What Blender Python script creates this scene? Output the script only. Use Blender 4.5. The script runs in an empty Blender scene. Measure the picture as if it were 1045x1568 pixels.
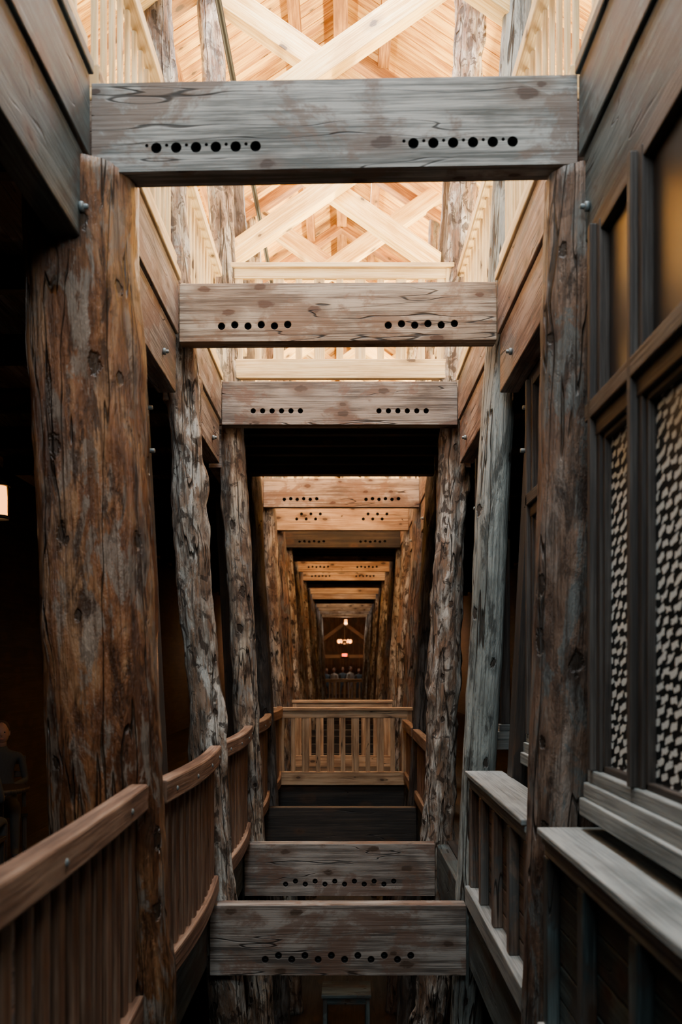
import bpy, math, random, bmesh
from mathutils import Vector, noise as mn
random.seed(7)
ZC=5.4
CX=-0.05
D0,SP=4.51,2.39
NF=18
DEP=[D0+SP*i for i in range(NF)]
LEAN=0.052

# ---------------------------------------------------------------- materials
def nt(name):
    m=bpy.data.materials.new(name); m.use_nodes=True
    t=m.node_tree; b=t.nodes["Principled BSDF"]
    return m,t,b
def N(t,ty,**k):
    n=t.nodes.new(ty)
    for a,v in k.items(): setattr(n,a,v)
    return n
def math_(t,op,a,b=None,clamp=False):
    n=N(t,"ShaderNodeMath",operation=op); n.use_clamp=clamp
    for i,v in enumerate((a,b)):
        if v is None: continue
        if isinstance(v,(int,float)): n.inputs[i].default_value=v
        else: t.links.new(v,n.inputs[i])
    return n.outputs[0]
def uvvec(t,su,sv):
    tc=N(t,"ShaderNodeUVMap"); tc.uv_map="UVMap"
    mp=N(t,"ShaderNodeMapping"); mp.inputs["Scale"].default_value=(su,sv,1)
    t.links.new(tc.outputs[0],mp.inputs[0]); return mp.outputs[0]
def noise_(t,su,sv,detail=3,dist=0.0,rough=.55):
    n=N(t,"ShaderNodeTexNoise"); n.inputs["Scale"].default_value=1; n.noise_dimensions='2D'
    n.inputs["Detail"].default_value=detail; n.inputs["Distortion"].default_value=dist
    n.inputs["Roughness"].default_value=rough
    t.links.new(uvvec(t,su,sv),n.inputs["Vector"]); return n.outputs["Fac"]
def ramp(t,fac,stops):
    r=N(t,"ShaderNodeValToRGB"); e=r.color_ramp.elements
    while len(e)<len(stops): e.new(.5)
    for i,(p,c) in enumerate(stops):
        e[i].position=p; e[i].color=(*c,1) if len(c)==3 else c
    t.links.new(fac,r.inputs[0]); return r.outputs[0]
def mix(t,fac,a,b,mode='MIX'):
    n=N(t,"ShaderNodeMix",data_type='RGBA',blend_type=mode)
    if isinstance(fac,(int,float)): n.inputs[0].default_value=fac
    else: t.links.new(fac,n.inputs[0])
    for i,v in ((6,a),(7,b)):
        if isinstance(v,tuple): n.inputs[i].default_value=(*v,1)
        else: t.links.new(v,n.inputs[i])
    return n.outputs[2]
def sm(t,v,lo,hi):
    n=N(t,"ShaderNodeMapRange",interpolation_type='SMOOTHSTEP')
    t.links.new(v,n.inputs[0]); n.inputs[1].default_value=lo; n.inputs[2].default_value=hi
    return n.outputs[0]
def knotmask(t,su,sv,keep,r0,r1,wobs=.12):
    v=N(t,"ShaderNodeTexVoronoi"); v.inputs["Scale"].default_value=1; v.voronoi_dimensions='2D'
    t.links.new(uvvec(t,su,sv),v.inputs["Vector"])
    sp=N(t,"ShaderNodeSeparateColor"); t.links.new(v.outputs["Color"],sp.inputs[0])
    sel=math_(t,'GREATER_THAN',sp.outputs[0],1-keep)
    size=math_(t,'ADD',math_(t,'MULTIPLY',sp.outputs[1],.9),.55)
    d=math_(t,'DIVIDE',v.outputs["Distance"],size)
    d=math_(t,'ADD',d,math_(t,'MULTIPLY',math_(t,'SUBTRACT',noise_(t,18,30,3),.5),wobs))
    core=math_(t,'MULTIPLY',sel,math_(t,'SUBTRACT',1,sm(t,d,r0*.6,r0)))
    halo=math_(t,'MULTIPLY',sel,math_(t,'SUBTRACT',1,sm(t,d,r0*.8,r1)))
    return core,halo
def wood(name,cd,cm,cl,knot=(.05,.025,.012),rough=.6,bump=.5,knots=True,cracks=True,stain=None,keep=.35,contrast=1.0):
    m,t,b=nt(name)
    fine=noise_(t,2.0,95,4,.15,.7); mid=noise_(t,.5,19,4,.4); big=noise_(t,1.3,3.5,4,.3)
    f=math_(t,'ADD',math_(t,'MULTIPLY',fine,.42),math_(t,'ADD',math_(t,'MULTIPLY',mid,.36),math_(t,'MULTIPLY',big,.32)))
    w=.095/contrast
    col=ramp(t,f,[(.545-w,cd),(.545,cm),(.545+w,cl)])
    h=f
    if stain:
        col=mix(t,math_(t,'MULTIPLY',sm(t,noise_(t,1.7,2.4,6,.25,.7),.49,.60),.72),col,stain)
    if knots:
        core,halo=knotmask(t,2.4,4.6,keep,.13,.38)
        col=mix(t,math_(t,'MULTIPLY',halo,.7),col,tuple(min(1,a*.36+b_*.22) for a,b_ in zip(cm,(.34,.15,.06))))
        col=mix(t,math_(t,'MULTIPLY',core,.85),col,knot)
    if cracks:
        c=math_(t,'ABSOLUTE',math_(t,'SUBTRACT',noise_(t,.32,3.2,3,.05),.5))
        crk=math_(t,'SUBTRACT',1,sm(t,c,.001,.006))
        crk=math_(t,'MULTIPLY',crk,sm(t,noise_(t,.5,.8,1),.42,.50))
        col=mix(t,math_(t,'MULTIPLY',crk,.9),col,(.012,.009,.007))
        h=math_(t,'SUBTRACT',h,crk)
    t.links.new(col,b.inputs["Base Color"]); b.inputs["Roughness"].default_value=rough
    bp=N(t,"ShaderNodeBump"); bp.inputs["Strength"].default_value=bump; bp.inputs["Distance"].default_value=.012
    t.links.new(h,bp.inputs["Height"]); t.links.new(bp.outputs[0],b.inputs["Normal"])
    return m
def logmat(name,ca,cb,cc,dark=(.03,.018,.01),rough=.5,mott=1.0,accent=None,spk=.0):
    m,t,b=nt(name)
    patch=noise_(t,1.2*mott,4.0*mott,6,.3,.65); streak=noise_(t,1.0,38,5,.35,.72); p2=noise_(t,2.8*mott,13*mott,6,.3,.75)
    col=ramp(t,patch,[(.40,ca),(.5,cb),(.59,cc)])
    if accent: col=mix(t,math_(t,'MULTIPLY',sm(t,noise_(t,2.2,7,6,.4,.7),.51,.58),.8),col,accent)
    col=mix(t,math_(t,'MULTIPLY',sm(t,p2,.51,.64),.88),col,tuple(x*.28 for x in ca))
    col=mix(t,math_(t,'MULTIPLY',sm(t,streak,.49,.63),.7),col,tuple(x*.30 for x in cb))
    if spk: # stripped-bark scars
        s=sm(t,noise_(t,7,11,4,.5,.6),.56,.62); col=mix(t,math_(t,'MULTIPLY',s,spk),col,tuple(x*.22 for x in ca))
    core,halo=knotmask(t,2.6,4.2,.4,.13,.32,.18)
    col=mix(t,math_(t,'MULTIPLY',halo,.55),col,tuple(x*.35 for x in ca))
    col=mix(t,math_(t,'MULTIPLY',core,.9),col,dark)
    c=math_(t,'ABSOLUTE',math_(t,'SUBTRACT',noise_(t,.35,4.2,3,.1),.5))
    crk=math_(t,'SUBTRACT',1,sm(t,c,.002,.012)); col=mix(t,math_(t,'MULTIPLY',crk,.9),col,dark)
    t.links.new(col,b.inputs["Base Color"])
    b.inputs["Roughness"].default_value=rough
    bp=N(t,"ShaderNodeBump"); bp.inputs["Strength"].default_value=.9; bp.inputs["Distance"].default_value=.035
    hh=math_(t,'SUBTRACT',math_(t,'SUBTRACT',math_(t,'ADD',math_(t,'MULTIPLY',streak,-.5),math_(t,'MULTIPLY',p2,-.8)),crk),math_(t,'MULTIPLY',core,.6))
    t.links.new(hh,bp.inputs["Height"]); t.links.new(bp.outputs[0],b.inputs["Normal"])
    return m
def plain(name,c,rough=.5,metal=0,emit=None,es=0):
    m,t,b=nt(name); 
    n=N(t,"ShaderNodeTexNoise"); n.inputs["Scale"].default_value=30
    col=mix(t,n.outputs["Fac"],tuple(x*.8 for x in c),tuple(min(1,x*1.2) for x in c))
    t.links.new(col,b.inputs["Base Color"])
    b.inputs["Roughness"].default_value=rough; b.inputs["Metallic"].default_value=metal
    if emit: b.inputs["Emission Color"].default_value=(*emit,1); b.inputs["Emission Strength"].default_value=es
    return m
M_GREY=wood("weathered_grey_wood",(.11,.115,.105),(.26,.265,.25),(.48,.48,.45),knot=(.06,.03,.018),stain=(.17,.105,.072),keep=.5,contrast=1.25)
M_TAN =wood("weathered_tan_wood",(.17,.11,.07),(.40,.29,.20),(.66,.52,.38),knot=(.11,.045,.018),stain=(.28,.15,.078),keep=.55,contrast=1.25)
M_CREAM=wood("pale_rail_wood",(.55,.37,.16),(.75,.55,.27),(.88,.72,.43),cracks=False,keep=.3)
M_STR =wood("stringer_wood",(.07,.055,.045),(.175,.145,.12),(.33,.29,.25),stain=(.14,.072,.045),contrast=1.25)
M_STRB=wood("brown_stringer_wood",(.08,.042,.028),(.21,.12,.08),(.36,.26,.20),stain=(.14,.135,.13),contrast=1.25)
M_DARKG=wood("dark_green_wood",(.022,.032,.032),(.05,.070,.070),(.11,.14,.138),stain=(.045,.033,.026))
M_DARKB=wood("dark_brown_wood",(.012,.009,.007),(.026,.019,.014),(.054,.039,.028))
M_RAIL=wood("cedar_rail_wood",(.09,.043,.024),(.19,.10,.058),(.32,.20,.13),cracks=False,keep=.15)
M_PANEL=wood("brown_panel_wood",(.08,.050,.036),(.17,.115,.083),(.27,.205,.16),stain=(.09,.105,.105),keep=.15)
M_ROOF=wood("orange_roof_wood",(.34,.14,.014),(.66,.34,.05),(.88,.56,.14),cracks=False,keep=.25,contrast=1.1)
M_PURL=wood("dark_orange_purlin_wood",(.14,.052,.008),(.28,.12,.022),(.48,.24,.05),cracks=False)
M_TRUSS=wood("pine_truss_wood",(.58,.33,.08),(.84,.56,.19),(.96,.76,.38),cracks=False,keep=.25)
M_WARM=wood("warm_beam_wood",(.26,.15,.08),(.48,.32,.18),(.68,.50,.31),keep=.3)
L_ORANGE=logmat("orange_brown_log",(.11,.042,.017),(.25,.105,.042),(.36,.20,.10),rough=.33,accent=(.25,.215,.175),spk=.35)
L_PALE=logmat("pale_mottled_log",(.20,.12,.075),(.44,.38,.31),(.74,.70,.62),mott=1.4,accent=(.30,.17,.095),spk=.85)
L_GREEN=logmat("grey_green_log",(.22,.235,.21),(.36,.385,.35),(.50,.52,.475),mott=.6)
L_BROWN=logmat("brown_teal_log",(.14,.078,.05),(.26,.155,.10),(.31,.235,.185),mott=.9,accent=(.16,.175,.165),spk=.35)
L_TAN=logmat("tan_log",(.18,.105,.065),(.40,.29,.20),(.66,.58,.46),mott=1.3,accent=(.30,.30,.275),spk=.7)
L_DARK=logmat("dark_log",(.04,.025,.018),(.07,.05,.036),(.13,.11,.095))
M_STEEL=plain("galvanised_steel",(.22,.25,.25),.6,.6)
M_BLACK=plain("black_bolt_steel",(.02,.02,.02),.5,.5)
M_SKIN=plain("skin",(.30,.16,.11),.6); M_HAIR=plain("hair",(.04,.025,.018),.7)
M_CL1=plain("blue_cloth",(.06,.10,.15),.9); M_CL2=plain("grey_cloth",(.035,.038,.042),.9); M_CL3=plain("pale_cloth",(.35,.35,.34),.9)
M_BULB=plain("warm_lamp_glass",(1,.5,.15),.4,0,(1,.34,.06),5)
M_EXIT=plain("red_exit_face",(.8,.05,.02),.4,0,(1,.05,.02),3)
M_GREYT=wood("grey_sill_wood",(.13,.145,.14),(.23,.245,.235),(.35,.365,.345),knots=False,cracks=False)
M_DARKB2=wood("window_frame_wood",(.024,.018,.014),(.050,.038,.030),(.095,.08,.068),knots=False,cracks=False)

def glassmat():
    m,t,b=nt("leaf_patterned_glass")
    tc=N(t,"ShaderNodeUVMap"); tc.uv_map="UVMap"
    nz=N(t,"ShaderNodeTexNoise"); nz.inputs["Scale"].default_value=7; nz.inputs["Detail"].default_value=2
    t.links.new(tc.outputs[0],nz.inputs["Vector"])
    sep=N(t,"ShaderNodeSeparateXYZ"); t.links.new(tc.outputs[0],sep.inputs[0])
    wob=math_(t,'MULTIPLY',math_(t,'SUBTRACT',nz.outputs["Fac"],.5),.08)
    U=math_(t,'ADD',sep.outputs[0],wob); V=math_(t,'SUBTRACT',sep.outputs[1],math_(t,'MULTIPLY',wob,.6))
    FU=11; FV=21
    vv=math_(t,'MULTIPLY',V,FV); rowv=math_(t,'FLOOR',vv); oddv=math_(t,'MODULO',math_(t,'ABSOLUTE',rowv),2)
    fv=math_(t,'SUBTRACT',math_(t,'FRACT',vv),.5)
    uu=math_(t,'ADD',math_(t,'MULTIPLY',U,FU),math_(t,'MULTIPLY',oddv,.5))
    fu=math_(t,'SUBTRACT',math_(t,'FRACT',uu),.5)
    d=math_(t,'MAXIMUM',math_(t,'ABSOLUTE',math_(t,'MULTIPLY',fu,.72)),math_(t,'ABSOLUTE',math_(t,'MULTIPLY',math_(t,'ADD',fv,math_(t,'MULTIPLY',fu,.45)),1.0)))
    nz2=N(t,"ShaderNodeTexNoise"); nz2.inputs["Scale"].default_value=26; nz2.inputs["Detail"].default_value=3
    t.links.new(tc.outputs[0],nz2.inputs["Vector"])
    d=math_(t,'ADD',d,math_(t,'MULTIPLY',math_(t,'SUBTRACT',nz2.outputs["Fac"],.5),.6))
    fac=math_(t,'SUBTRACT',1,sm(t,d,.25,.28))
    col=mix(t,fac,(.003,.007,.008),(.85,.92,.90))
    t.links.new(col,b.inputs["Base Color"])
    t.links.new(math_(t,'ADD',math_(t,'MULTIPLY',fac,.3),.35),b.inputs["Roughness"])
    return m
M_GLASS=glassmat()
M_DGLASS=plain("dark_glass",(.02,.015,.012),.3)

# ---------------------------------------------------------------- mesh builder
class MB:
    def __init__(s): s.v=[]; s.f=[]; s.uv=[]; s.m=[]; s.sm=[]
    def face(s,pts,uvs,mat=0,smooth=False):
        n=len(s.v); s.v+= [tuple(p) for p in pts]; s.f.append(tuple(range(n,n+len(pts)))); s.uv.append(uvs); s.m.append(mat); s.sm.append(smooth)
    def obox(s,c,ax,ay,az,hx,hy,hz,mat=0):
        c=Vector(c); n=len(s.v); ou,ov=random.uniform(0,60),random.uniform(0,60)
        for i in (-1,1):
            for j in (-1,1):
                for k in (-1,1):
                    s.v.append(tuple(c+ax*hx*i+ay*hy*j+az*hz*k))
        P=lambda i,j,k:n+(i*4+j*2+k)
        L=[(-hx,hx),(-hy,hy),(-hz,hz)]
        def q(idx,uvf):
            s.f.append(tuple(P(*a) for a in idx)); s.uv.append([uvf(a) for a in idx]); s.m.append(mat); s.sm.append(False)
        u=lambda a:ou+L[0][a[0]]; y=lambda a:L[1][a[1]]; z=lambda a:L[2][a[2]]
        q([(0,0,0),(1,0,0),(1,0,1),(0,0,1)],lambda a:(u(a),ov+z(a)))
        q([(1,1,0),(0,1,0),(0,1,1),(1,1,1)],lambda a:(u(a),ov+z(a)+3.3))
        q([(0,0,1),(1,0,1),(1,1,1),(0,1,1)],lambda a:(u(a),ov+y(a)+7.1))
        q([(0,1,0),(1,1,0),(1,0,0),(0,0,0)],lambda a:(u(a),ov+y(a)+11.7))
        q([(0,1,0),(0,0,0),(0,0,1),(0,1,1)],lambda a:(ou+y(a)*.5,ov+z(a)*.5+17))
        q([(1,0,0),(1,1,0),(1,1,1),(1,0,1)],lambda a:(ou+y(a)*.5,ov+z(a)*.5+23))
    def box(s,x0,x1,y0,y1,z0,z1,mat=0):
        x0,x1=sorted((x0,x1)); y0,y1=sorted((y0,y1)); z0,z1=sorted((z0,z1))
        c=((x0+x1)/2,(y0+y1)/2,(z0+z1)/2); h=[(x1-x0)/2,(y1-y0)/2,(z1-z0)/2]
        X,Y,Z=Vector((1,0,0)),Vector((0,1,0)),Vector((0,0,1))
        k=h.index(max(h))
        if k==0: s.obox(c,X,Y,Z,*h,mat=mat)
        elif k==1: s.obox(c,Y,-X,Z,h[1],h[0],h[2],mat=mat)
        else: s.obox(c,Z,X,Y,h[2],h[0],h[1],mat=mat)
    def beam(s,p0,p1,w,h,mat=0,up=(0,0,1)):
        p0,p1=Vector(p0),Vector(p1); a=(p1-p0); L=a.length; a.normalize()
        y=Vector(up).cross(a).normalized(); z=a.cross(y).normalized()
        s.obox((p0+p1)/2,a,y,z,L/2,w/2,h/2,mat)
    def cyl(s,p0,p1,r,seg=10,mat=0,r1=None):
        p0,p1=Vector(p0),Vector(p1); a=(p1-p0).normalized(); r1=r if r1 is None else r1
        t=Vector((0,0,1)) if abs(a.z)<.9 else Vector((1,0,0))
        y=t.cross(a).normalized(); z=a.cross(y); n=len(s.v); L=(p1-p0).length
        for i in range(seg):
            an=2*math.pi*i/seg; o=y*math.cos(an)+z*math.sin(an)
            s.v.append(tuple(p0+o*r)); s.v.append(tuple(p1+o*r1))
        for i in range(seg):
            j=(i+1)%seg; A,B=i/seg*2*math.pi*r,(i+1)/seg*2*math.pi*r
            s.f.append((n+2*i,n+2*j,n+2*j+1,n+2*i+1)); s.uv.append([(0,A),(0,B),(L,B),(L,A)]); s.m.append(mat); s.sm.append(True)
        s.f.append(tuple(n+2*i for i in reversed(range(seg)))); s.uv.append([(0,0)]*seg); s.m.append(mat); s.sm.append(False)
        s.f.append(tuple(n+2*i+1 for i in range(seg))); s.uv.append([(0,0)]*seg); s.m.append(mat); s.sm.append(False)
    def sphere(s,c,rx,ry,rz,seg=16,rings=10,mat=0):
        n=len(s.v)
        for i in range(rings+1):
            th=math.pi*i/rings
            for j in range(seg):
                ph=2*math.pi*j/seg
                s.v.append((c[0]+rx*math.sin(th)*math.cos(ph),c[1]+ry*math.sin(th)*math.sin(ph),c[2]+rz*math.cos(th)))
        for i in range(rings):
            for j in range(seg):
                k=(j+1)%seg
                s.f.append((n+i*seg+j,n+(i+1)*seg+j,n+(i+1)*seg+k,n+i*seg+k)); s.uv.append([(0,0)]*4); s.m.append(mat); s.sm.append(True)
    def sweep(s,path,w,h,mat=0):
        P=[Vector(p) for p in path]; n=len(s.v); ou,ov=random.uniform(0,60),random.uniform(0,60); acc=[0]
        for i,p in enumerate(P):
            a=(P[min(i+1,len(P)-1)]-P[max(i-1,0)]); a.normalize()
            y=Vector((0,0,1)).cross(a).normalized()
            if i: acc.append(acc[-1]+(p-P[i-1]).length)
            for dy,dz in ((-1,-1),(1,-1),(1,1),(-1,1)): s.v.append(tuple(p+y*dy*w/2+Vector((0,0,dz*h/2))))
        vs=[0,w,w+h,2*w+h,2*w+2*h]
        for i in range(len(P)-1):
            for k in range(4):
                k2=(k+1)%4
                s.f.append((n+4*i+k,n+4*i+k2,n+4*i+4+k2,n+4*i+4+k))
                s.uv.append([(ou+acc[i],ov+vs[k]),(ou+acc[i],ov+vs[k+1]),(ou+acc[i+1],ov+vs[k+1]),(ou+acc[i+1],ov+vs[k])]); s.m.append(mat); s.sm.append(False)
        e=n+4*(len(P)-1)
        s.f.append((n+3,n+2,n+1,n)); s.uv.append([(ou,ov)]*4); s.m.append(mat); s.sm.append(False)
        s.f.append((e,e+1,e+2,e+3)); s.uv.append([(ou,ov)]*4); s.m.append(mat); s.sm.append(False)
    def done(s,name,mats,bevel=.008,parent=None):
        me=bpy.data.meshes.new(name); me.from_pydata([(a,b,c+ZC) for a,b,c in s.v],[],s.f)
        for m in mats: me.materials.append(m)
        uvl=me.uv_layers.new(name="UVMap"); flat=[]
        for u in s.uv:
            for a in u: flat+=a
        uvl.data.foreach_set("uv",flat)
        me.polygons.foreach_set("material_index",s.m); me.polygons.foreach_set("use_smooth",s.sm)
        me.update(); o=bpy.data.objects.new(name,me); bpy.context.collection.objects.link(o)
        if bevel:
            b=o.modifiers.new("bevel",'BEVEL'); b.width=bevel; b.segments=2; b.limit_method='ANGLE'; b.angle_limit=math.radians(50)
        if parent: o.parent=parent
        return o

# ---------------------------------------------------------------- log columns
GF=-ZC
def log_column(x_at0,y,r,z0,z1,lean,mat,knot=.05,seed=0,taper=.0):
    SEG=40; dz=.055; n=int((z1-z0)/dz)
    b=MB(); ou=random.uniform(0,50); ov=random.uniform(0,50)
    for i in range(n+1):
        z=z0+(z1-z0)*i/n
        cx=x_at0+lean*z+.02*mn.noise(Vector((seed,z*.5,0))); cy=y+.02*mn.noise(Vector((seed+9,z*.5,3)))
        for j in range(SEG):
            a=2*math.pi*j/SEG
            p=Vector((math.cos(a)*r*6,math.sin(a)*r*6,z*1.6+seed*13.7))
            d=mn.noise(p*1.0)*knot+mn.noise(p*2.3)*knot*.5+mn.noise(p*5.5)*knot*.35
            k=mn.noise(Vector((math.cos(a)*1.4,math.sin(a)*1.4,z*2.6+seed*5.1)))
            if k>.28: d+=(k-.28)*knot*2.6
            d+=mn.noise(Vector((math.cos(a)*6,math.sin(a)*6,z*.6+seed)))*.05
            rr=r*(1-taper*(z-z0)/(z1-z0))*(1+d)
            b.v.append((cx+math.cos(a)*rr,cy+math.sin(a)*rr,z))
    L=(z1-z0)/n
    for i in range(n):
        for j in range(SEG):
            k=(j+1)%SEG
            b.f.append((i*SEG+j,i*SEG+k,(i+1)*SEG+k,(i+1)*SEG+j))
            w=2*math.pi*r/SEG
            b.uv.append([(ou+i*L,ov+j*w),(ou+i*L,ov+(j+1)*w),(ou+(i+1)*L,ov+(j+1)*w),(ou+(i+1)*L,ov+j*w)]); b.m.append(0); b.sm.append(True)
    b.f.append(tuple(reversed(range(SEG)))); b.uv.append([(0,0)]*SEG); b.m.append(0); b.sm.append(False)
    b.f.append(tuple(n*SEG+j for j in range(SEG))); b.uv.append([(0,0)]*SEG); b.m.append(0); b.sm.append(False)
    return b.done("log_column",[mat],bevel=0)
LC=[(-1.235,.285,L_ORANGE,.05,.049),(-1.115,.140,L_PALE,.26,.072),(-1.055,.138,L_TAN,.15,.051)]
RC=[(1.14,.185,L_BROWN,.06,.027),(1.10,.135,L_GREEN,.06,.051),(1.05,.165,L_PALE,.28,.040)]
for i,d in enumerate(DEP):
    if i<3: L=LC[i]; R=RC[i]
    else:
        j=random.uniform(-.015,.015)
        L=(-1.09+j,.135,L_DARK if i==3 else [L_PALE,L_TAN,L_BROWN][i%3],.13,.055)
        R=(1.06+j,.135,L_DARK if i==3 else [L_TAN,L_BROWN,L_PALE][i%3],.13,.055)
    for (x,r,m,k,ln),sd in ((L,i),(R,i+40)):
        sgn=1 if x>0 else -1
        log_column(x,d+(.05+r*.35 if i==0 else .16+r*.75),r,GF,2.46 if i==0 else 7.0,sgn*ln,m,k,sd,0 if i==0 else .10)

for i,d in enumerate(DEP[1:7],1):
    for sg in (-1,1):
        b=MB(); x=CX+sg*1.36
        b.beam((x-sg*LEAN*1.75,d-.32,-1.72),(x+sg*LEAN*2.05,d-.32,2.05),.16,.2,0,up=(0,1,0))
        for z in (1.86,1.55): b.cyl((x+sg*LEAN*z-sg*.13,d-.34,z),(x+sg*LEAN*z-sg*.07,d-.34,z),.018,8,1)
        b.done("squared_timber_post",[M_DARKB,M_STEEL])

# ---------------------------------------------------------------- cross beams
def crossbeam(d,z0,z1,x0,x1,th,mat,holes,tilt=0,name="timber_crossbeam"):
    b=MB(); b.box(x0,x1,d,d+th,z0,z1)
    o=b.done(name,[mat,M_BLACK],bevel=0)
    if holes:
        c=MB()
        for (hx,hz,hr) in holes: c.cyl((hx,d-.05,hz),(hx,d+.07,hz),hr,16,0)
        co=c.done("cut",[M_BLACK],bevel=0)
        mo=o.modifiers.new("b",'BOOLEAN'); mo.object=co; mo.operation='DIFFERENCE'; mo.solver='EXACT'
        dg=bpy.context.evaluated_depsgraph_get(); dg.update()
        me=bpy.data.meshes.new_from_object(o.evaluated_get(dg)); o.modifiers.clear(); o.data=me
        bpy.data.objects.remove(co)
        for p in me.polygons:
            if (p.center.y>d+.004 and p.center.y<d+th-.004 and abs(p.normal.z)<.999 and abs(p.normal.x)<.9999 and p.area<.02) or (abs(p.center.y-(d+.07))<.002): p.material_index=1
    bv=o.modifiers.new("bevel",'BEVEL'); bv.width=.006; bv.segments=2; bv.limit_method='ANGLE'; bv.angle_limit=math.radians(60)
    if tilt:
        for v in o.data.vertices:
            v.co.z+= (v.co.x-CX)*tilt
    return o
def groups(z,cx,n,sp,off,r,zig=0):
    h=[]
    for s in (-1,1):
        for k in range(n):
            h.append((cx+s*off+(k-(n-1)/2)*sp,z+(zig if k%2 else 0),r))
    return h
UP=[M_GREY,M_TAN,M_STR,M_DARKB,M_TAN,M_WARM,M_DARKB]  # dark brown entries put the shade of unlit beams at bridges into wood colour
for i,d in enumerate(DEP):
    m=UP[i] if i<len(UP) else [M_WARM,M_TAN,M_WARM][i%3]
    hs=groups(2.575,CX,6,.098,.635,.026) if i==0 else groups(2.575,CX,6,.1,.63,.026,.010)
    if i==0: hs+= [(x-.047,z+.012,.008) for (x,z,r) in hs]
    if i==5: hs=groups(2.66,CX,6,.085,.6,.026,.09)
    if i>9: hs=None
    if i==2: hs=groups(2.60,CX,6,.096,.64,.025)
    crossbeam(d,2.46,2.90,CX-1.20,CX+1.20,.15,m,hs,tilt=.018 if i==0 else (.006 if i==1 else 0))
for i,d in enumerate(DEP[1:],1):
    hs=None
    if i<3: hs=[(CX+(k-5.5)*.1,-2.21+(.03 if k%2 else 0),.024) for k in range(12)]
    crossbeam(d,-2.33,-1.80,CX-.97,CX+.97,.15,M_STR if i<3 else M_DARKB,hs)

# ---------------------------------------------------------------- side stringers, galleries
ends=[-1.5]+DEP
for i in range(len(ends)-1):
    a,e=ends[i]+(.17 if i else 0),ends[i+1]-.02
    for sg in (-1,1):
        xi=CX+sg*1.20
        b=MB()
        b.box(xi,xi+sg*.14,a,e,2.50,2.90,0); b.box(xi+sg*.02,xi+sg*.16,a,e,2.06,2.495,0)
        b.box(xi-sg*.02,xi+sg*.16,a,e,2.905,2.97,1)
        for yy in ((a+.22,e-.5) if i else (e-.12,)):
            for z in ((2.2,) if yy!=a+.22 else (2.2,2.34)):
                b.cyl((xi-sg*.025,yy,z),(xi+sg*.02,yy,z),.013,8,2)
                b.cyl((xi-sg*.004,yy,z),(xi+sg*.02,yy,z),.024,12,2)
        mt=(M_STR if sg<0 else M_STRB) if i else M_DARKG
        b.done("timber_stringer",[mt,M_CREAM if i else M_DARKG,M_STEEL])
    for sg in (-1,1):
        xi=CX+sg*.985; b=MB(); b.box(xi,xi+sg*.12,a,e,-2.25,-1.8,0); b.done("gallery_edge_beam",[M_DARKG])
YE=DEP[-1]
for nm,sg in (("left",-1),("right",1)):
    b=MB()
    for k in range(17):
        x0=CX+sg*(1.37+k*.2); b.box(x0,min(x0+sg*.2,4.55) if sg>0 else max(x0-.2,-4.65),-2.2,YE,2.84,2.92)
    b.done("floor_upper_gallery_"+nm,[M_STR],.004)
    b=MB()
    for k in range(30):
        y0=-1.2+k*1.5; b.box(CX+sg*1.37,CX+sg*4.55,y0,y0+.1,2.6,2.84)
    b.done("ceiling_gallery_joists_"+nm,[M_DARKB],.004)
    b=MB()
    for k in range(18):
        x0=CX+sg*(1.11+k*.2); b.box(x0,min(x0+sg*.2,4.55) if sg>0 else max(x0-.2,-4.65),-2.2,YE,-1.88,-1.8)
    b.done("floor_gallery_"+nm,[M_DARKB],.004)
b=MB(); b.box(-5,5,-2.4,62,-.1+GF,GF); b.done("floor",[M_DARKB],0)

# ---------------------------------------------------------------- railings
def side_rail(sg,a,e,x,ztop,zbot,mat,bow,bolts=True,bw=.085,gap=.17,hh=.13,ww=.09,name="balcony_railing"):
    b=MB(); n=10
    def px(f): return x-sg*bow*math.sin(math.pi*f)
    path=[(px(k/n),a+(e-a)*k/n) for k in range(n+1)]
    b.sweep([(p[0],p[1],ztop-hh/2) for p in path],ww,hh,0)
    b.sweep([(p[0]+sg*.01,p[1],zbot+.065) for p in path],.07,.13,0)
    m=max(2,int((e-a)/gap))
    for k in range(m):
        f=(k+.5)/m; xx=px(f)+sg*.025
        b.box(xx-.016,xx+.016,a+(e-a)*f-bw/2,a+(e-a)*f+bw/2,zbot+.02,ztop-.02,0)
    if bolts:
        for f in (.1,.36,.64,.9):
            xx=px(f)-sg*ww/2
            b.cyl((xx-sg*.008,a+(e-a)*f,ztop-hh*.55),(xx+sg*.02,a+(e-a)*f,ztop-hh*.55),.016,10,1)
    return b.done(name,[mat,M_STEEL],.012)
side_rail(-1,.4,D0-.06,-1.0,-.57,-1.72,M_RAIL,.05)
for i in range(len(DEP)-1):
    a=DEP[i]+.34; e=DEP[i+1]+.08
    if i==3: e=DEP[4]-.2
    if i<4: side_rail(-1,a,e,-.985,-.60,-1.72,M_RAIL,.045,bolts=i<3)
    else: side_rail(-1,a,e,-1.14,-.60,-1.72,M_RAIL,0,bolts=False)
    if i==2 or i==3: side_rail(1,a,e,.92,-.80,-1.72,M_RAIL,.0,bolts=False)
    elif i>3: side_rail(1,a,e,1.10,-.62,-1.72,M_RAIL,0,bolts=False)
for i in range(-1,11):
    a=(DEP[i]+.2) if i>=0 else .5; e=DEP[i+1]+.0
    for sg in (-1,1):
        side_rail(sg,a,e,CX+sg*1.24,4.06,2.98,M_CREAM,0,bolts=False,name="upper_gallery_railing",bw=.05,gap=.17,hh=.10)
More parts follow.
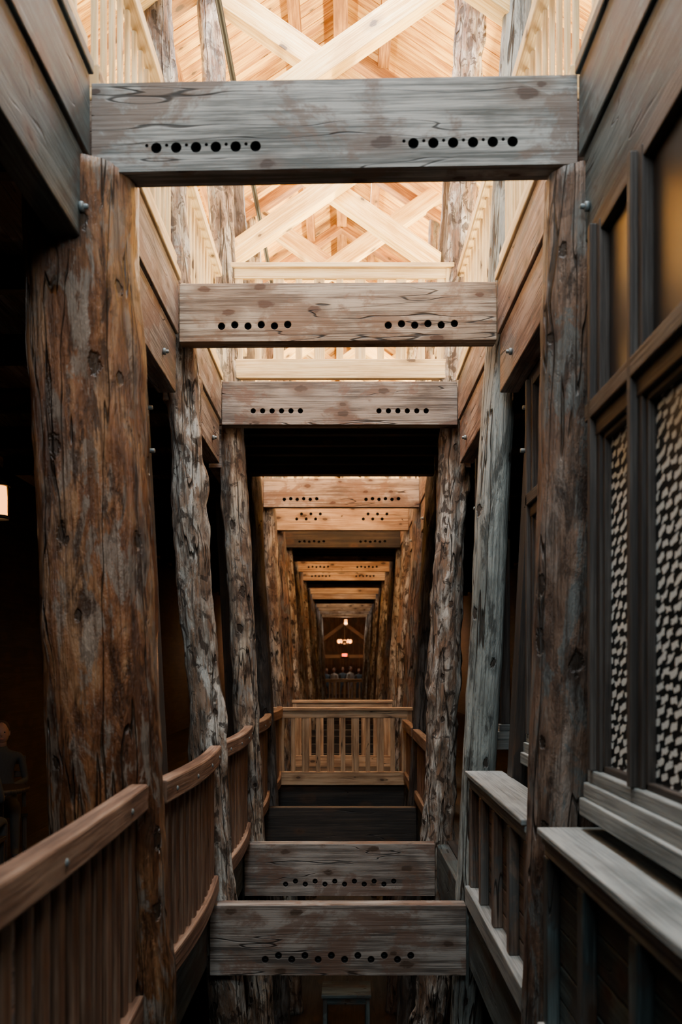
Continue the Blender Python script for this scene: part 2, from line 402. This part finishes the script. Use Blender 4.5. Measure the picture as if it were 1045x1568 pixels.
def bridge_rail(d,x0,x1,ztop,zbot,mat,hh=.14,bh=.2,n=11):
    b=MB()
    b.box(x0-.02,x1+.02,d-.03,d+.11,ztop-.05,ztop); b.box(x0,x1,d,d+.05,ztop-.05-hh+.03,ztop-.051)
    b.box(x0,x1,d-.02,d+.06,zbot,zbot+bh)
    for k in range(n):
        f=(k+.5)/n; xx=x0+(x1-x0)*f; w=(.055 if k%2==0 else .035)
        b.box(xx-w,xx+w,d+.01,d+.04,zbot+bh-.01,ztop-.1)
    for xx in (x0+.03,x1-.03): b.box(xx-.04,xx+.04,d-.005,d+.08,zbot,ztop-.05)
    return b.done("bridge_railing",[mat],.008)
def bridge(i,zt,zb,w):
    d0,d1=DEP[i]+.16,DEP[i+1]-.01
    b=MB()
    n=int((d1-d0)/.2); s_=(d1-d0)/n
    for k in range(n): b.box(CX-w,CX+w,d0+k*s_,d0+(k+1)*s_-.002,zt-.05,zt)
    for k in range(5): 
        y=d0+.1+k*(d1-d0-.3)/4; b.box(CX-w,CX+w,y,y+.1,zb,zt-.05)
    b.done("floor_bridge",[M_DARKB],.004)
for i in (2,6,9,12): bridge(i,2.94,2.55,1.18)
for i in (2,6): bridge_rail(DEP[i]+.2,CX-1.17,CX+1.17,4.19,2.99,M_CREAM,n=11)
bridge(4,-1.8,-2.2,.95)
bridge_rail(DEP[4]-.14,-1.07,1.02,-.62,-1.80,M_WARM,n=11)
bridge_rail(DEP[5]+.0,-.93,.85,-.60,-1.80,M_WARM,n=9)
bridge_rail(46.5,-1.15,1.15,-.62,-1.80,M_WARM,n=9)

# ---------------------------------------------------------------- right window wall and ledges
def wallwin(ya,yb,mull,name,xw=1.15):
    b=MB()
    for k,(dx,z0,z1) in enumerate(((.0,-.60,-.53),(.02,-.53,-.47),(.035,-.68,-.60))):
        b.box(xw-.05+ (dx if k<2 else -.02),xw+.06,ya,yb,z0,z1,0)
    b.box(xw-.02,xw+.06,ya,yb,1.04,1.12,1); b.box(xw-.045,xw+.06,ya,yb,1.12,1.20,1); b.box(xw-.01,xw+.06,ya,yb,1.95,2.05,1)
    for y in mull:
        b.box(xw-.015,xw+.06,y-.07,y+.07,-.47,2.0,1); b.box(xw-.045,xw-.01,y-.022,y+.022,-.47,2.0,1)
    ys=sorted(mull)
    for y0,y1 in zip(ys[:-1],ys[1:]):
        a,e=y0+.07,y1-.07
        for (p,q) in ((a,a+.03),(e-.03,e)): b.box(xw+.0,xw+.04,p,q,-.47,1.04,1)
        b.box(xw+.0,xw+.04,a,e,-.47,-.44,1); b.box(xw,xw+.04,a,e,1.01,1.04,1)
        b.face([(xw+.03,e,-.47),(xw+.03,a,-.47),(xw+.03,a,1.04),(xw+.03,e,1.04)],[(e+30,9.53),(a+30,9.53),(a+30,11.04),(e+30,11.04)],2)
        b.face([(xw+.03,e,1.2),(xw+.03,a,1.2),(xw+.03,a,1.95),(xw+.03,e,1.95)],[(e,0),(a,0),(a,1),(e,1)],3)
    b.done(name,[M_GREYT,M_DARKB2,M_GLASS,M_DGLASS],.006)
wallwin(.3,4.21,[4.14,3.56,2.95,2.28,1.6,.95,.3],"window_1")
wallwin(4.9,6.45,[4.97,5.7,6.38],"window_2",1.31)
wallwin(7.5,8.85,[7.57,8.2,8.78],"window_3",1.30)
def ledge(a,e,x,zt=-.75,mb=None):
    b=MB()
    b.box(x+.0,1.2,a,e,zt-.035,zt,0)
    b.box(x+.02,1.18,a,e,zt-.075,zt-.036,0); b.box(x+.035,1.16,a,e,zt-.13,zt-.076,0)
    for z in [zt-.13-.16*k for k in range(1,7)]:
        if z>-1.95: b.box(x+.09,x+.12,a,e,max(z,-1.8),z+.155,1)
    n=max(2,round((e-a)/.62))
    for k in range(n+1):
        y=a+(e-a)*k/n; y=min(max(y,a+.045),e-.045)
        b.box(x+.03,x+.09,y-.045,y+.045,-1.66,zt-.13,1)
    b.box(x+.0,x+.1,a,e,-1.80,-1.66,0)
    b.done("panelled_parapet",[M_GREYT,mb or M_DARKG],.008)
ledge(.3,4.28,.90)
ledge(4.74,6.95,.915,-.79,mb=M_PANEL)

# ---------------------------------------------------------------- roof
RZ=8.3; EX=4.6; EZ=5.2
sl=Vector((EX,0,EZ-RZ)); SL=sl.length; sn=sl.normalized()
b=MB()
for sg in (-1,1):
    dirv=Vector((sg*sn.x,0,sn.z))
    y=-2.2
    while y<46:
        c=Vector((CX,y+.11,RZ))+dirv*(SL/2)
        b.obox(c,dirv,Vector((0,1,0)),dirv.cross(Vector((0,1,0))),SL/2,.104,.02,0)
        y+=.22
    c=Vector((CX,22,RZ+.06))+dirv*(SL/2)
    b.obox(c,Vector((0,1,0)),dirv,Vector((0,1,0)).cross(dirv),24.4,SL/2,.02,1)
b.done("roof",[M_ROOF,M_DARKB],.008)
b=MB()
for sg in (-1,1):
    dirv=Vector((sg*sn.x,0,sn.z))
    for f in (.12,.42,.72):
        c=Vector((CX,0,RZ-.12))+dirv*(SL*f); b.box(c.x-.07,c.x+.07,-2,46,c.z-.12,c.z+.10)
b.box(CX-.09,CX+.09,-2,46,RZ-.35,RZ-.03)
b.done("roof_purlins",[M_PURL],.008)
for i in range(1,14):
    d=DEP[i]+.16
    b=MB()
    for sg in (-1,1):
        b.beam((CX,d,RZ-.3),(CX+sg*EX,d,EZ-.3),.14,.20,1,up=(0,1,0))
        y=d-.10 if sg<0 else d+.10
        b.beam((CX-.09+sg*1.62,y,5.06),(CX-.09-sg*1.75,y,7.42),.25,.19,0,up=(0,1,0))
    b.done("roof_scissor_truss",[M_TRUSS,M_PURL],.01)
b=MB(); b.cyl((-1.12,2,5.9),(-1.12,30,5.9),.03,12); b.cyl((-.5,8.6,6.55),(-.25,8.6,6.55),.03,12)
b.cyl((-.5,8.6,6.55),(-.5,8.6,6.45),.03,12)
b.cyl((-1.12,8.0,5.9),(-1.12,8.0,7.4),.02,8); b.cyl((-1.12,8.0,7.1),(-.2,8.0,7.1),.02,8)
b.done("sprinkler_pipe",[M_BLACK],0)

# ---------------------------------------------------------------- outer walls with clerestory windows
for nm,sg in (("left",-1),("right",1)):
    b=MB(); x=CX+sg*4.6
    z0=GF
    while z0<2.69:
        z1=min(z0+.3,2.7); b.box(x,x+sg*.1,-2.2,46.2,z0,z1,0); z0+=.3
    b.box(x+sg*.08,x+sg*.14,-2.2,46.2,GF,2.8,0)
    b.box(x,x+sg*.1,-2.2,46.2,2.7,3.5,1); b.box(x,x+sg*.1,-2.2,46.2,5.0,5.4,1)
    for k in range(13): b.box(x-sg*.02,x+sg*.1,-2.2+k*3.8,-1.4+k*3.8,3.5,5.0,1)
    b.done("wall_"+nm,[M_DARKB,M_CREAM],0)
b=MB(); b.box(-5,5,60,60.2,GF,8.5); b.done("wall_back",[M_PANEL],0)
b=MB(); b.box(-5,5,-2.4,-2.2,GF,8.5); b.done("wall_front",[M_DARKB],0)
b=MB(); b.box(-4.7,4.7,46.6,60,4.2,4.3); b.done("ceiling",[M_DARKB],0)
b=MB(); b.box(-4.7,4.7,46.3,60,-1.9,-1.8); b.done("floor_end_hall",[M_DARKB],0)
b=MB(); b.box(-4.8,-4.7,46.2,60,GF,8); b.box(4.7,4.8,46.2,60,GF,8); b.done("wall_end_hall",[M_DARKB],0)
b=MB(); b.box(-4.7,4.7,46.2,46.5,2.6,8.4); b.done("wall_gable",[M_PURL],0)
b=MB()
for sg in (-1,1): b.beam((0,53,2.5),(sg*2.6,53,.6),.2,.22,0,up=(0,1,0))
b.box(-2.6,2.6,52.9,53.1,.5,.7); b.done("roof_end_hall_truss",[M_DARKB])

# ---------------------------------------------------------------- chandelier, exit sign, lamps
def P(u,v,d): return ((u-528)*d/1400,d,(1021-v)*d/1400)
b=MB(); c=P(528,984,50)
b.cyl((c[0],50,c[2]),(c[0],50,4.2),.02,8,0); b.cyl((c[0],50,c[2]-.08),(c[0],50,c[2]+.1),.09,12,0)
for k in range(5):
    a=2*math.pi*k/5+.3; x,y=c[0]+.34*math.cos(a),50+.34*math.sin(a)
    b.beam((c[0],50,c[2]),(x,y,c[2]-.05),.03,.03,0); b.cyl((x,y,c[2]-.06),(x,y,c[2]+.0),.05,10,0)
    b.sphere((x,y,c[2]+.07),.085,.085,.11,12,8,1)
b.done("chandelier",[M_BLACK,M_BULB],0)
b=MB(); c=P(528,1003,52); b.box(c[0]-.17,c[0]+.17,52,52.08,c[2]-.1,c[2]+.1,0); b.box(c[0]-.14,c[0]+.14,51.98,52.0,c[2]-.075,c[2]+.075,1)
b.cyl((c[0],52.04,c[2]+.1),(c[0],52.04,4.2),.012,6,0); b.done("exit_sign",[M_BLACK,M_EXIT],0)
def lantern(x,y,z,top):
    b=MB(); b.cyl((x,y,z+.18),(x,y,top),.01,6,0); b.cyl((x,y,z+.12),(x,y,z+.2),.10,12,0,.03)
    b.cyl((x,y,z-.12),(x,y,z+.12),.085,14,1,.07); b.cyl((x,y,z-.15),(x,y,z-.12),.09,12,0)
    for k in range(4):
        a=k*math.pi/2; b.cyl((x+.088*math.cos(a),y+.088*math.sin(a),z-.13),(x+.088*math.cos(a),y+.088*math.sin(a),z+.13),.008,6,0)
    b.done("pendant_lantern",[M_BLACK,M_BULB],0)
lantern(-2.83,7.45,1.35,2.84); lantern(.06,46.9,2.3,4.2)

# ---------------------------------------------------------------- people
M_LIPS=plain("lips",(.4,.12,.1))
def person(name,x,y,zf,sc,face,cloth,seated=False):
    e=bpy.data.objects.new(name,None); bpy.context.collection.objects.link(e)
    e.location=(x,y,zf+ZC); e.rotation_euler=(0,0,face); e.scale=(sc,)*3
    if seated:
        hip=.50; V=[(0,0,hip),(0,.0,.72),(0,-.02,.95),(0,-.01,1.07),(0,0,1.13)]
        leg=lambda s:[(s*.10,-.02,hip-.01),(s*.13,-.42,hip+.01),(s*.13,-.44,.08),(s*.13,-.58,.04)]
        arm=lambda s:[(s*.19,-.01,1.0),(s*.24,-.06,.74),(s*.14,-.30,.72),(s*.11,-.38,.73)]
    else:
        hip=.90; V=[(0,0,hip),(0,.0,1.12),(0,.0,1.35),(0,0,1.47),(0,0,1.53)]
        leg=lambda s:[(s*.09,0,hip-.06),(s*.11,-.02,.48),(s*.11,.02,.09),(s*.12,-.13,.04)]
        arm=lambda s:[(s*.19,0,1.40),(s*.25,.02,1.12),(s*.22,-.16,.98),(s*.18,-.26,1.02)]
    R=[.14,.125,.145,.06,.052]; E=[(0,1),(1,2),(2,3),(3,4)]
    v=list(V); r=list(R)
    for s in (-1,1):
        n=len(v); v+=leg(s); r+=[.09,.062,.045,.035]; E+=[(0,n),(n,n+1),(n+1,n+2),(n+2,n+3)]
        n=len(v); v+=arm(s); r+=[.06,.045,.033,.03]; E+=[(2,n),(n,n+1),(n+1,n+2),(n+2,n+3)]
    me=bpy.data.meshes.new("body"); me.from_pydata(v,E,[]); me.materials.append(cloth)
    o=bpy.data.objects.new("body",me); bpy.context.collection.objects.link(o); o.parent=e
    sk=o.modifiers.new("skin",'SKIN')
    for i,q in enumerate(me.skin_vertices[0].data): q.radius=(r[i],r[i]*.8); q.use_root=(i==0)
    o.modifiers.new("sub",'SUBSURF').levels=2; o.modifiers["sub"].render_levels=2; sk.use_smooth_shade=True
    top=V[-1][2]
    def part(nm,fn,mat):
        b=MB(); fn(b); b.v=[(a,c,d-ZC) for a,c,d in b.v]; q=b.done(nm,[mat],0,parent=e); return q
    def head(b):
        b.sphere((0,-.01,top+.11),.075,.092,.118,20,14); b.sphere((0,-.108,top+.10),.012,.018,.024,8,6)
        for s in (-1,1): b.sphere((s*.076,0,top+.105),.012,.02,.03,8,6)
        b.cyl((0,0,top-.04),(0,-.005,top+.06),.05,14)
    part("head",head,M_SKIN)
    part("hair",lambda b:(b.sphere((0,.018,top+.145),.084,.092,.098,18,12),),M_HAIR)
    part("eyes",lambda b:[b.sphere((s*.03,-.092,top+.122),.010,.008,.007,8,6) for s in (-1,1)],M_BLACK)
    part("mouth",lambda b:b.sphere((0,-.092,top+.05),.022,.008,.006,8,6),M_LIPS)
    def hands(b):
        A=arm(1)
        for s in (-1,1):
            hx,hy,hz=s*A[3][0],A[3][1],A[3][2]
            b.sphere((hx,hy-.03,hz),.035,.045,.018,10,8)
            for k in range(4): b.cyl((hx+(k-1.5)*.017,hy-.06,hz),(hx+(k-1.5)*.018,hy-.125+abs(k-1.4)*.012,hz-.02),.008,6,0,.006)
            b.cyl((hx-s*.03,hy-.03,hz),(hx-s*.055,hy-.07,hz-.005),.009,6,0,.007)
    part("hands",hands,M_SKIN)
    return e
person("seated_person",-3.36,8.95,-1.8,.93,.35,M_CL2,True)
person("seated_person",-3.05,7.45,-1.8,.95,3.2,M_CL2,True)
for k,(x,c) in enumerate(((-.95,M_CL1),(-.55,M_CL3),(-.1,M_CL1),(.3,M_CL3),(.75,M_CL1))):
    person("standing_person",x,47.3+.25*(k%3),-1.8,.97+.02*(k%4),(.4,-.6,.2,.8,.1)[k],c)
def chair(x,y,zf,rot):
    b=MB()
    ca,sa=math.cos(rot),math.sin(rot)
    for lx in (-.2,.2):
        for ly in (-.2,.2): b.box(lx-.02,lx+.02,ly-.02,ly+.02,0,.38 if ly<0 else .90)
    b.box(-.23,.23,-.23,.23,.35,.385)
    for z in (.6,.72,.85): b.box(-.2,.2,.19,.21,z-.03,z+.03)
    b.v=[(x+a*ca-c*sa,y+a*sa+c*ca,zf+d) for a,c,d in b.v]
    b.done("dining_chair",[M_DARKB],.004)
chair(-3.36,8.98,-1.8,.35); chair(-3.05,7.42,-1.8,3.2)
b=MB(); b.cyl((-3.1,8.2,-1.12),(-3.1,8.2,-1.08),.26,24); b.cyl((-3.1,8.2,-1.8),(-3.1,8.2,-1.12),.04,12); b.cyl((-3.1,8.2,-1.8),(-3.1,8.2,-1.77),.2,20); b.done("dining_table",[M_DARKB],0)
b=MB(); b.box(-.33,.38,13,13.6,GF+.68,GF+.73)
for x in (-.28,.33):
    for y in (13.06,13.54): b.box(x-.03,x+.03,y-.03,y+.03,GF,GF+.68)
b.box(-.3,.35,13.04,13.07,GF+.58,GF+.68); b.done("console_table",[M_DARKG],.005)

# ---------------------------------------------------------------- lights
def area(name,loc,aim,sx,sy,power,col):
    l=bpy.data.lights.new(name,'AREA'); l.shape='RECTANGLE'; l.size=sx; l.size_y=sy; l.energy=power; l.color=col
    o=bpy.data.objects.new(name,l); bpy.context.collection.objects.link(o); o.location=(loc[0],loc[1],loc[2]+ZC)
    dv=Vector(aim)-Vector(loc); o.rotation_euler=dv.to_track_quat('-Z','Y').to_euler(); return o
W=(1,.76,.38)
for sg,f in ((-1,.6),(1,1.35)):
    for y,p,L in ((9.5,900,4),(15,1700,5),(25,1100,6)):
        area("roof_fill_light",(CX+sg*3.3,y,3.3),(CX+sg*.8,y+.01,7.4),L,.6,p*f,W)  # unseen fill added to brighten roof deck and braces, no fixture modelled
area("overhead_fill_light",(CX,4.0,7.6),(CX,6.0,0),1.2,4,540,(.80,.92,1))  # added cool fill from above, the roof has no skylight opening
area("overhead_fill_light",(CX,8.6,7.7),(CX,8.9,0),1.0,2.6,520,(.92,.95,1))  # second added cool fill, brightens the nearer columns under the closed roof
for y,p in ((15.7,270),(25,240),(34,240)): area("far_overhead_fill",(CX,y,7.7),(CX,y-1.6,0),.8,2,p,(1,.88,.70))  # unseen fills added to light the farther frames from above
area("camera_side_fill",(0.2,-1.9,3.4),(-.1,7,2.6),2.2,1.4,185,(.74,.90,1))  # added cool fill for near beam faces, front wall has no window
def pt(name,loc,p,col,r=.05):
    l=bpy.data.lights.new(name,'POINT'); l.energy=p; l.color=col; l.shadow_soft_size=r
    o=bpy.data.objects.new(name,l); bpy.context.collection.objects.link(o); o.location=(loc[0],loc[1],loc[2]+ZC)
pt("lantern_light",(-2.8,7.45,1.1),1.2,(1,.5,.2))
l=bpy.data.lights.new("column_fill_spot",'SPOT'); l.energy=100; l.color=(1,.58,.28); l.spot_size=math.radians(50); l.spot_blend=.7; l.shadow_soft_size=.08  # hidden spot added to warm the near left column
o=bpy.data.objects.new("column_fill_spot",l); bpy.context.collection.objects.link(o); o.location=(-.9,1.2,2.2+ZC)
o.rotation_euler=(Vector((-1.3,4.4,.5))-Vector((-.9,1.2,2.2))).to_track_quat('-Z','Y').to_euler()
pt("chandelier_light",(0,50,1.0),400,(1,.38,.12),.2)
pt("end_hall_lantern_light",(.06,46.75,2.0),60,(1,.8,.6),.1)
w=bpy.data.worlds.new("World"); bpy.context.scene.world=w; w.use_nodes=True
w.node_tree.nodes["Background"].inputs[0].default_value=(.9,.95,1,1); w.node_tree.nodes["Background"].inputs[1].default_value=6

# ---------------------------------------------------------------- camera
cd=bpy.data.cameras.new("camera"); cam=bpy.data.objects.new("camera",cd); bpy.context.collection.objects.link(cam)
cd.sensor_fit='VERTICAL'; cd.sensor_height=36; cd.lens=36*1400/1568
cd.shift_y=(1021-784)/1568; cd.shift_x=-5.5/1568
cam.location=(0,0,ZC); cam.rotation_euler=(math.radians(90),0,0)
cd.clip_start=.05; cd.clip_end=200
cd.dof.use_dof=True; cd.dof.focus_distance=8.5; cd.dof.aperture_fstop=2.0
bpy.context.scene.camera=cam
